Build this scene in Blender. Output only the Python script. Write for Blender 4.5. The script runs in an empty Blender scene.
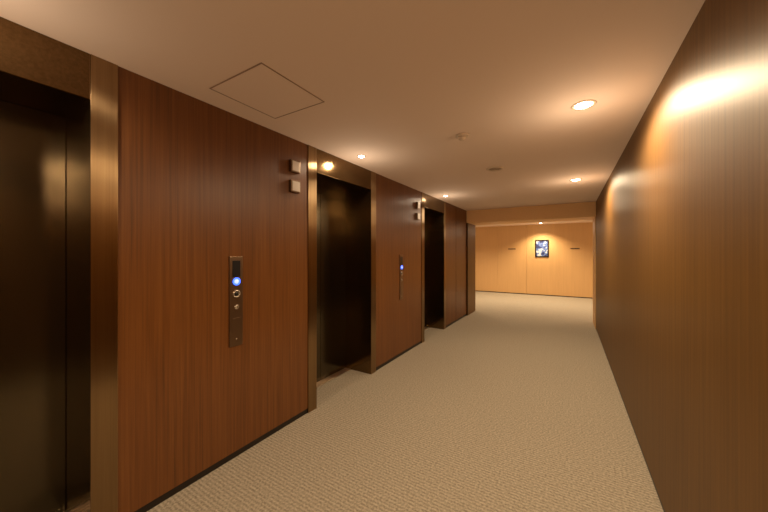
import bpy, bmesh, math, random
from mathutils import Vector
random.seed(3)
S = bpy.context.scene
COL = S.collection
L, R, H, CAM = 2.06, 0.465, 2.48, 1.48
YB, YP0, YP1, YF = -4.0, 7.2, 7.9, 12.0
XL2, XR2 = -6.0, 4.0
ELEV = [(-0.50, 0.66), (2.05, 3.21), (4.60, 5.76)]

# ---------------- materials ----------------
def newmat(name):
    m = bpy.data.materials.new(name); m.use_nodes = True
    nt = m.node_tree
    return m, nt, nt.nodes['Principled BSDF']
def simple(name, col, rough=0.5, metal=0.0, emit=None, es=0.0, noise=0.0, nscale=40, stretch=None):
    m, nt, b = newmat(name)
    b.inputs['Base Color'].default_value = (*col, 1)
    b.inputs['Roughness'].default_value = rough
    b.inputs['Metallic'].default_value = metal
    if emit:
        b.inputs['Emission Color'].default_value = (*emit, 1)
        b.inputs['Emission Strength'].default_value = es
    if noise > 0:
        tc = nt.nodes.new('ShaderNodeTexCoord')
        n = nt.nodes.new('ShaderNodeTexNoise'); n.inputs['Scale'].default_value = nscale
        n.inputs['Detail'].default_value = 4
        if stretch:
            mp = nt.nodes.new('ShaderNodeMapping'); mp.inputs['Scale'].default_value = stretch
            nt.links.new(tc.outputs['Object'], mp.inputs['Vector']); nt.links.new(mp.outputs['Vector'], n.inputs['Vector'])
        else:
            nt.links.new(tc.outputs['Object'], n.inputs['Vector'])
        r = nt.nodes.new('ShaderNodeValToRGB')
        r.color_ramp.elements[0].position = .3; r.color_ramp.elements[1].position = .7
        r.color_ramp.elements[0].color = (*[c*(1-noise) for c in col], 1)
        r.color_ramp.elements[1].color = (*[min(1, c*(1+noise)) for c in col], 1)
        nt.links.new(n.outputs['Fac'], r.inputs['Fac'])
        nt.links.new(r.outputs['Color'], b.inputs['Base Color'])
    return m
def wood(name, c1, c2, c3, rough, axis_scale, spec=0.5, aniso=0.0):
    m, nt, b = newmat(name)
    tc = nt.nodes.new('ShaderNodeTexCoord')
    mp = nt.nodes.new('ShaderNodeMapping'); mp.inputs['Scale'].default_value = axis_scale
    nt.links.new(tc.outputs['Object'], mp.inputs['Vector'])
    n = nt.nodes.new('ShaderNodeTexNoise'); n.inputs['Scale'].default_value = 1.0
    n.inputs['Detail'].default_value = 7; n.inputs['Roughness'].default_value = .62
    nt.links.new(mp.outputs['Vector'], n.inputs['Vector'])
    r = nt.nodes.new('ShaderNodeValToRGB'); cr = r.color_ramp
    cr.elements[0].position = .25; cr.elements[0].color = (*c1, 1)
    cr.elements[1].position = .75; cr.elements[1].color = (*c3, 1)
    e = cr.elements.new(.5); e.color = (*c2, 1)
    nt.links.new(n.outputs['Fac'], r.inputs['Fac'])
    nt.links.new(r.outputs['Color'], b.inputs['Base Color'])
    b.inputs['Roughness'].default_value = rough
    b.inputs['Specular IOR Level'].default_value = spec
    if aniso:
        b.inputs['Anisotropic'].default_value = aniso
        t = nt.nodes.new('ShaderNodeCombineXYZ'); t.inputs[1].default_value = 1.0
        nt.links.new(t.outputs[0], b.inputs['Tangent'])
    return m
M_wood = wood('walnut_veneer', (.098, .034, .0075), (.155, .055, .012), (.215, .083, .019), .38, (8, 70, 1.1), aniso=.6)
M_woodR = wood('walnut_veneer_gloss', (.105, .049, .0105), (.150, .071, .0145), (.195, .096, .021), .47, (8, 60, 1.1), .5, aniso=.6)
M_tan = wood('tan_veneer', (.54, .33, .14), (.57, .35, .15), (.60, .37, .16), .5, (30, 30, 1.0))
M_tanp = simple('tan_paint', (.82, .52, .25), .6, noise=.03)
M_ceil = simple('ceiling_paint', (.90, .75, .66), .85, noise=.02, nscale=300)
M_base = simple('dark_baseboard', (.012, .007, .004), .4)
M_bronze = wood('bronze_metal', (.28, .185, .095), (.33, .22, .115), (.38, .26, .135), .29, (60, 60, 1), aniso=1.0)
M_bronze.node_tree.nodes['Principled BSDF'].inputs['Metallic'].default_value = 1
M_door = simple('black_elevator_steel', (.12, .095, .058), .18, .97, noise=.15, nscale=3, stretch=(1, 1, .4))
M_jamb = simple('dark_jamb', (.17, .105, .047), .14, .97, noise=.15, nscale=80)
M_steel = simple('brushed_steel', (.55, .47, .38), .35, 1)
M_plate = simple('bronze_plate', (.24, .16, .10), .34, 1)
M_black = simple('black_plastic', (.01, .01, .012), .3)
M_sign = simple('dark_sign', (.06, .035, .02), .5)
M_white = simple('white_plastic', (.75, .62, .50), .5)
M_blue = simple('blue_ring', (.02, .05, .5), .4, emit=(.05, .14, 1.0), es=2.5)
M_btn = simple('button_white', (.5, .6, .9), .4, emit=(.5, .62, 1.0), es=1.0)
M_lantern = simple('lantern_lens', (.62, .55, .47), .4, .2)
M_lamp = simple('lamp_lens', (1, .8, .5), .5, emit=(1.0, .82, .52), es=30)
M_lamps = simple('lamp_lens_small', (1, .8, .6), .5, emit=(1.0, .86, .70), es=30)
M_ring = simple('lamp_ring', (.8, .66, .52), .4)
# carpet
def carpet():
    m, nt, b = newmat('beige_ribbed_carpet')
    tc = nt.nodes.new('ShaderNodeTexCoord')
    w = nt.nodes.new('ShaderNodeTexWave'); w.bands_direction = 'Y'
    w.inputs['Scale'].default_value = 13; w.inputs['Distortion'].default_value = 2.2
    w.inputs['Detail'].default_value = 3; w.inputs['Detail Scale'].default_value = 8
    nt.links.new(tc.outputs['Object'], w.inputs['Vector'])
    n = nt.nodes.new('ShaderNodeTexNoise'); n.inputs['Scale'].default_value = 75
    n.inputs['Detail'].default_value = 3
    nt.links.new(tc.outputs['Object'], n.inputs['Vector'])
    a = nt.nodes.new('ShaderNodeMath'); a.operation = 'MULTIPLY_ADD'; a.inputs[1].default_value = .20
    nt.links.new(w.outputs['Fac'], a.inputs[0]); nt.links.new(n.outputs['Fac'], a.inputs[2])
    r = nt.nodes.new('ShaderNodeValToRGB'); cr = r.color_ramp
    cr.elements[0].position = .38; cr.elements[0].color = (.22, .19, .14, 1)
    cr.elements[1].position = .86; cr.elements[1].color = (.46, .405, .32, 1)
    nt.links.new(a.outputs[0], r.inputs['Fac'])
    nt.links.new(r.outputs['Color'], b.inputs['Base Color'])
    b.inputs['Roughness'].default_value = .95
    b.inputs['Specular IOR Level'].default_value = .1
    bp = nt.nodes.new('ShaderNodeBump'); bp.inputs['Strength'].default_value = .5
    bp.inputs['Distance'].default_value = .006
    nt.links.new(a.outputs[0], bp.inputs['Height']); nt.links.new(bp.outputs['Normal'], b.inputs['Normal'])
    return m
M_carpet = carpet()

# ---------------- geometry helpers ----------------
def mesh_from(name, boxes, mat, bevel=0.0, parent=None, origin=(0, 0, 0)):
    bm = bmesh.new()
    for (x0, x1, y0, y1, z0, z1) in boxes:
        r = bmesh.ops.create_cube(bm, size=1)
        for v in r['verts']:
            v.co = Vector(((x0+x1)/2+v.co.x*(x1-x0)-origin[0], (y0+y1)/2+v.co.y*(y1-y0)-origin[1], (z0+z1)/2+v.co.z*(z1-z0)-origin[2]))
    if bevel:
        bmesh.ops.bevel(bm, geom=list(bm.edges), offset=bevel, segments=2, affect='EDGES', profile=.6)
    me = bpy.data.meshes.new(name); bm.to_mesh(me); bm.free()
    me.materials.append(mat)
    o = bpy.data.objects.new(name, me); COL.objects.link(o)
    if parent: o.parent = parent
    else: o.location = origin
    return o
def lathe(name, profile, mat, seg=48, parent=None, loc=(0, 0, 0), axis='Z'):
    """profile list of (r,h), revolved about axis"""
    bm = bmesh.new(); rings = []
    for r, h in profile:
        ring = []
        for i in range(seg if r > 1e-6 else 1):
            a = 2*math.pi*i/seg
            p = (r*math.cos(a), r*math.sin(a), h)
            if axis == 'X': p = (h, p[0], p[1])
            ring.append(bm.verts.new(p))
        rings.append(ring)
    for a, b in zip(rings, rings[1:]):
        for i in range(seg):
            j = (i+1) % seg
            f = [a[i % len(a)], a[j % len(a)], b[j % len(b)], b[i % len(b)]]
            u = []
            for v in f:
                if v not in u: u.append(v)
            if len(u) >= 3: bm.faces.new(u)
    bmesh.ops.recalc_face_normals(bm, faces=bm.faces)
    for f in bm.faces: f.smooth = True
    me = bpy.data.meshes.new(name); bm.to_mesh(me); bm.free(); me.materials.append(mat)
    o = bpy.data.objects.new(name, me); COL.objects.link(o); o.location = loc
    if parent: o.parent = parent
    return o
def empty(name, loc, label=None, cat=None, group=None):
    e = bpy.data.objects.new(name, None); e.empty_display_size = .1; e.location = loc
    COL.objects.link(e)
    if label: e['label'] = label
    if cat: e['category'] = cat
    if group: e['group'] = group
    return e
def struct(o, label=None):
    o['kind'] = 'structure'
    if label: o['label'] = label
    return o

# ---------------- shell ----------------
struct(mesh_from('floor', [(XL2-.2, XR2+.2, YB-.2, YF+.2, -.1, 0)], M_carpet), 'beige ribbed carpet floor of the elevator lobby')
struct(mesh_from('ceiling', [(XL2-.2, XR2+.2, YB-.2, YF+.2, H, H+.1)], M_ceil), 'smooth warm painted lobby ceiling')
T = .45
segs = [(YB, ELEV[0][0]), (ELEV[0][1], ELEV[1][0]), (ELEV[1][1], ELEV[2][0]), (ELEV[2][1], 6.40), (6.415, YP1)]
BH = .045
struct(mesh_from('wall_left', [(-L-T, -L, a, b, BH, H) for a, b in segs] + [(-L-T-.06, -L-T, YB, YP1, 0, H)], M_wood), 'dark walnut veneer wall panels beside the elevators')
struct(mesh_from('baseboard_left', [(-L-T, -L-.004, a, b, 0, BH) for a, b in segs], M_base), 'dark recessed baseboard under walnut panels')
struct(mesh_from('wall_right', [(R, R+.15, YB, YP1, BH*.8, H)], M_woodR), 'glossy brown wood veneer wall')
struct(mesh_from('baseboard_right', [(R+.004, R+.15, YB, YP1, 0, BH*.8)], M_base), 'dark recessed baseboard')
struct(mesh_from('wall_back', [(-L-T, R+.15, YB-.15, YB, 0, H)], M_wood), 'walnut wall')
# far cross hall
panels = []
edges = [-0.78-.49-.98*k for k in range(5, -1, -1)] + [-0.78+.49+.98*k for k in range(0, 5)]
for a, b in zip(edges, edges[1:]):
    a2, b2 = max(a, XL2), min(b, XR2)
    if b2 > a2: panels.append((a2+.002, b2-.002, YF-.02, YF, .03, H))
struct(mesh_from('wall_far', panels + [(XL2, XR2, YF+.0, YF+.15, 0, H)], M_tan), 'tan veneer end wall of tall panels')
struct(mesh_from('baseboard_far', [(XL2, XR2, YF-.012, YF, 0, .03)], M_base))
struct(mesh_from('wall_hall_left', [(XL2-.15, XL2, YP1-.15, YF, 0, H)], M_tanp))
struct(mesh_from('wall_hall_right', [(XR2, XR2+.15, YP1-.15, YF, 0, H)], M_tanp))
struct(mesh_from('wall_hall_near', [(XL2, -L-T-.06, YP1-.15, YP1, 0, H), (R+.15, XR2, YP1-.15, YP1, 0, H)], M_tanp))
# portal header + side linings
struct(mesh_from('trim_1', [(-L+.0, R, YP0, YP1, 2.19, H)], M_tanp, .003), 'tan header beam across the corridor')
struct(mesh_from('trim_2', [(-L, -L+.03, YP0, YP1, 0, 2.19), ], M_woodR, .002), 'brown veneer lining of the opening')
struct(mesh_from('trim_3', [(R-.012, R, YP0, YP1, 0, 2.19)], M_tan, .002), 'tan veneer lining of the opening')

# ---------------- elevators ----------------
FW, HD = .11, 2.25
for i, (a, b) in enumerate(ELEV):
    lab = 'dark bronze elevator entrance with closed black doors'
    e = empty('door_%d' % (i+1), (-L, (a+b)/2, 0)); struct(e, lab); e['category'] = 'elevator door'
    og = (-L, (a+b)/2, 0)
    fr = mesh_from('frame', [(-L-.42, -L+.008, a, a+FW, 0, H), (-L-.42, -L+.008, b-FW, b, 0, H), (-L-.42, -L+.006, a+FW, b-FW, HD, H)], M_bronze, .003, e, og)
    fr.data.materials.append(M_jamb)
    for p in fr.data.polygons:
        c = p.center
        if p.normal.x < .5 or (c.z > HD and abs(c.y) < .46): p.material_index = 1
    mid = (a+b)/2
    mesh_from('door_leaf', [(-L-.41, -L-.38, a+FW+.001, mid-.002, .012, HD-.001)], M_door, .002, e, og)
    mesh_from('door_leaf', [(-L-.41, -L-.38, mid+.002, b-FW-.001, .012, HD-.001)], M_door, .002, e, og)
    mesh_from('sill', [(-L-.41, -L-.30, a+FW+.001, b-FW-.001, 0, .006)] + [(-L-.375+k*.03, -L-.368+k*.03, a+FW+.001, b-FW-.001, .006, .010) for k in range(3)], M_steel, 0, e, og)

# ---------------- call panels ----------------
def call_panel(y):
    z0, z1 = .81, 1.455
    e = empty('call_panel', (-L, y, z0), 'tall slim bronze elevator call panel with glowing blue button', 'elevator call panel', 'call panels on walnut wall')
    og = (-L, y, z0)
    mesh_from('faceplate', [(-L-.003, -L+.010, y-.052, y+.052, z0, z1)], M_plate, .003, e, og)
    mesh_from('display', [(-L+.0101, -L+.012, y-.030, y+.030, z1-.15, z1-.03)], M_black, .0005, e, og)
    for z, lit in ((1.275, True), (1.185, False)):
        lathe('button_ring', [(.017, 0), (.028, 0), (.028, .006), (.019, .006), (.017, 0)], M_blue if lit else M_steel, 40, e, (.0105, 0, z-z0), 'X')
        lathe('button', [(0, .007), (.012, .007), (.016, .004), (.016, 0), (0, 0)], M_btn if lit else M_black, 40, e, (.0105, 0, z-z0), 'X')
    lathe('key_switch', [(0, .006), (.006, .006), (.007, .008), (.014, .008), (.017, .004), (.017, 0), (0, 0)], M_steel, 32, e, (.0105, 0, 1.09-z0), 'X')
    mesh_from('key_slot', [(-L+.0185, -L+.0195, y-.002, y+.002, 1.082, 1.098)], M_black, 0, e, og)
    lathe('screw', [(0, .003), (.005, .003), (.007, 0), (0, 0)], M_steel, 20, e, (.0105, 0, .05), 'X')
    mesh_from('access_plate', [(-L+.0101, -L+.0115, y-.035, y+.035, z0+.1, z0+.20)], M_plate, .0005, e, og)
for y in (1.335, 3.89): call_panel(y)

# ---------------- hall lanterns ----------------
def lantern(y, z):
    e = empty('hall_lantern', (-L, y, z), 'small square metal elevator arrival lantern on walnut wall', 'elevator lantern', 'arrival lanterns')
    og = (-L, y, z)
    mesh_from('housing', [(-L-.004, -L+.03, y-.052, y+.052, z-.052, z+.052)], M_plate, .004, e, og)
    mesh_from('lens', [(-L+.0301, -L+.034, y-.042, y+.042, z-.042, z+.042)], M_lantern, .0015, e, og)
for y in (1.88, 4.44):
    for z in (2.235, 2.06): lantern(y, z)

# ---------------- ceiling fixtures ----------------
def downlight(x, y, r, lens, energy, col, size=150, lab='', group='', glow=0, blend=.7):
    e = empty('recessed_downlight', (x, y, H), lab, 'ceiling light', group)
    lathe('trim_ring', [(r*.82, 0), (r*.86, -.004), (r*1.12, -.006), (r*1.2, -.002), (r*1.2, 0)], M_ring, 40, e)
    lathe('lens', [(0, -.014), (r*.4, -.012), (r*.7, -.006), (r*.84, -.001), (r*.84, 0)], lens, 40, e)
    ld = bpy.data.lights.new('lamp', 'SPOT'); ld.energy = energy; ld.color = col
    ld.spot_size = math.radians(size); ld.spot_blend = blend; ld.shadow_soft_size = r
    lo = bpy.data.objects.new('lamp', ld); COL.objects.link(lo); lo.parent = e; lo.location = (0, 0, -.03)
    if glow:  # added bare point light hung below the fixture, brightens the ceiling around it
        ld = bpy.data.lights.new('glow', 'POINT'); ld.energy = glow; ld.color = col; ld.shadow_soft_size = .14
        lo = bpy.data.objects.new('glow', ld); COL.objects.link(lo); lo.parent = e; lo.location = (0, 0, -.32)
WARM = (1.0, .745, .47)
for y in (-2.4, .02, 2.46, 4.92):
    downlight(.09, y, .062, M_lamp, 108, WARM, size=174, blend=.55, lab='bright round recessed ceiling downlight with warm glow', group='warm corridor downlights', glow=5)
for y in (-2.45, .08, 2.58, 5.12):
    downlight(-1.83, y, .036, M_lamps, 24, (1, .78, .54), size=172, blend=.5, lab='small round recessed downlight above an elevator door', group='small downlights over elevators', glow=4)
downlight(-.78, 11.45, .05, M_lamps, 200, (1, .77, .47), size=130, lab='recessed downlight washing the end wall above the framed picture', group='end hall downlights', glow=1)
for x in (-3.6, -1.9, .4, 2.4):
    downlight(x, 9.8, .05, M_lamp, 150, (1, .78, .52), lab='recessed downlight in the end hall ceiling', group='end hall downlights', glow=8)

# smoke detector
e = empty('smoke_detector', (-.77, 2.56, H), 'round white smoke detector on the ceiling', 'smoke detector')
lathe('base', [(0, 0), (.055, 0), (.055, -.012), (.048, -.016), (0, -.016)], M_white, 40, e)
lathe('sensor', [(0, -.045), (.018, -.044), (.030, -.034), (.034, -.016), (0, -.016)], M_white, 40, e)
e = empty('ceiling_speaker', (-.74, 3.76, H), 'flat round white ceiling speaker cover', 'ceiling speaker')
lathe('rim', [(.070, 0), (.072, -.012), (.088, -.016), (.098, -.006), (.098, 0)], M_white, 48, e)
lathe('grille', [(0, -.006), (.07, -.006), (.07, 0), (0, 0)], simple('speaker_grille', (.4, .3, .22), .6), 48, e)
# ceiling access hatch
e = empty('ceiling_hatch', (-1.62, 1.28, H), 'square flush ceiling access hatch with thin frame', 'access hatch')
s = .243
def hb(x0, x1, y0, y1, z0, z1): return (-1.62+x0, -1.62+x1, 1.28+y0, 1.28+y1, H+z0, H+z1)
mesh_from('frame', [hb(-s, s, -s, -s+.006, -.003, 0), hb(-s, s, s-.006, s, -.003, 0), hb(-s, -s+.006, -s+.006, s-.006, -.003, 0), hb(s-.006, s, -s+.006, s-.006, -.003, 0)], simple('hatch_frame', (.36, .24, .17), .5), 0, e, (-1.62, 1.28, H))
mesh_from('panel', [hb(-s+.008, s-.008, -s+.008, s-.008, -.0025, -.0003)], M_ceil, 0, e, (-1.62, 1.28, H))

# ---------------- picture ----------------
px, pz, pw, ph = -.78, 1.64, .42, .60
e = empty('framed_picture', (px, YF-.02, pz), 'black framed blue and white abstract picture on tan wall', 'picture')
og = (px, YF-.02, pz)
t = .035
mesh_from('frame', [(px-pw/2, px+pw/2, YF-.045, YF-.0205, pz+ph/2-t, pz+ph/2), (px-pw/2, px+pw/2, YF-.045, YF-.0205, pz-ph/2, pz-ph/2+t),
 (px-pw/2, px-pw/2+t, YF-.045, YF-.0205, pz-ph/2+t, pz+ph/2-t), (px+pw/2-t, px+pw/2, YF-.045, YF-.0205, pz-ph/2+t, pz+ph/2-t)], M_black, .002, e, og)
m, nt, b = newmat('abstract_print')
tc = nt.nodes.new('ShaderNodeTexCoord'); n = nt.nodes.new('ShaderNodeTexNoise'); n.inputs['Scale'].default_value = 6; n.inputs['Detail'].default_value = 2
r = nt.nodes.new('ShaderNodeValToRGB'); r.color_ramp.interpolation = 'CONSTANT'
r.color_ramp.elements[0].color = (.02, .03, .12, 1); r.color_ramp.elements[1].position = .56; r.color_ramp.elements[1].color = (.5, .55, .62, 1)
q = r.color_ramp.elements.new(.46); q.color = (.10, .16, .42, 1)
nt.links.new(tc.outputs['Object'], n.inputs['Vector']); nt.links.new(n.outputs['Fac'], r.inputs['Fac']); nt.links.new(r.outputs['Color'], b.inputs['Base Color'])
mesh_from('print', [(px-pw/2+t, px+pw/2-t, YF-.03, YF-.0205, pz-ph/2+t, pz+ph/2-t)], m, 0, e, og)
# small signs
for sx in (-1.76, .20):
    e = empty('direction_sign', (sx, YF-.02, 1.63), 'tiny dark strip sign on tan wall panel', 'sign', 'strip signs on end wall')
    mesh_from('plate', [(sx-.13, sx+.13, YF-.028, YF-.0205, 1.61, 1.645)], M_sign, .001, e, (sx, YF-.02, 1.63))

# ---------------- camera / world ----------------
cd = bpy.data.cameras.new('camera'); cam = bpy.data.objects.new('camera', cd); COL.objects.link(cam)
cam.location = (0, 0, CAM); cam.rotation_euler = (math.radians(90), 0, math.atan(184/305))
cd.sensor_width = 36; cd.lens = 305/768*36; cd.shift_y = -3/768; cd.clip_start = .02
S.camera = cam
w = bpy.data.worlds.new('world'); S.world = w; w.use_nodes = True
w.node_tree.nodes['Background'].inputs[0].default_value = (.02, .014, .01, 1)
S.view_settings.view_transform = 'Standard'
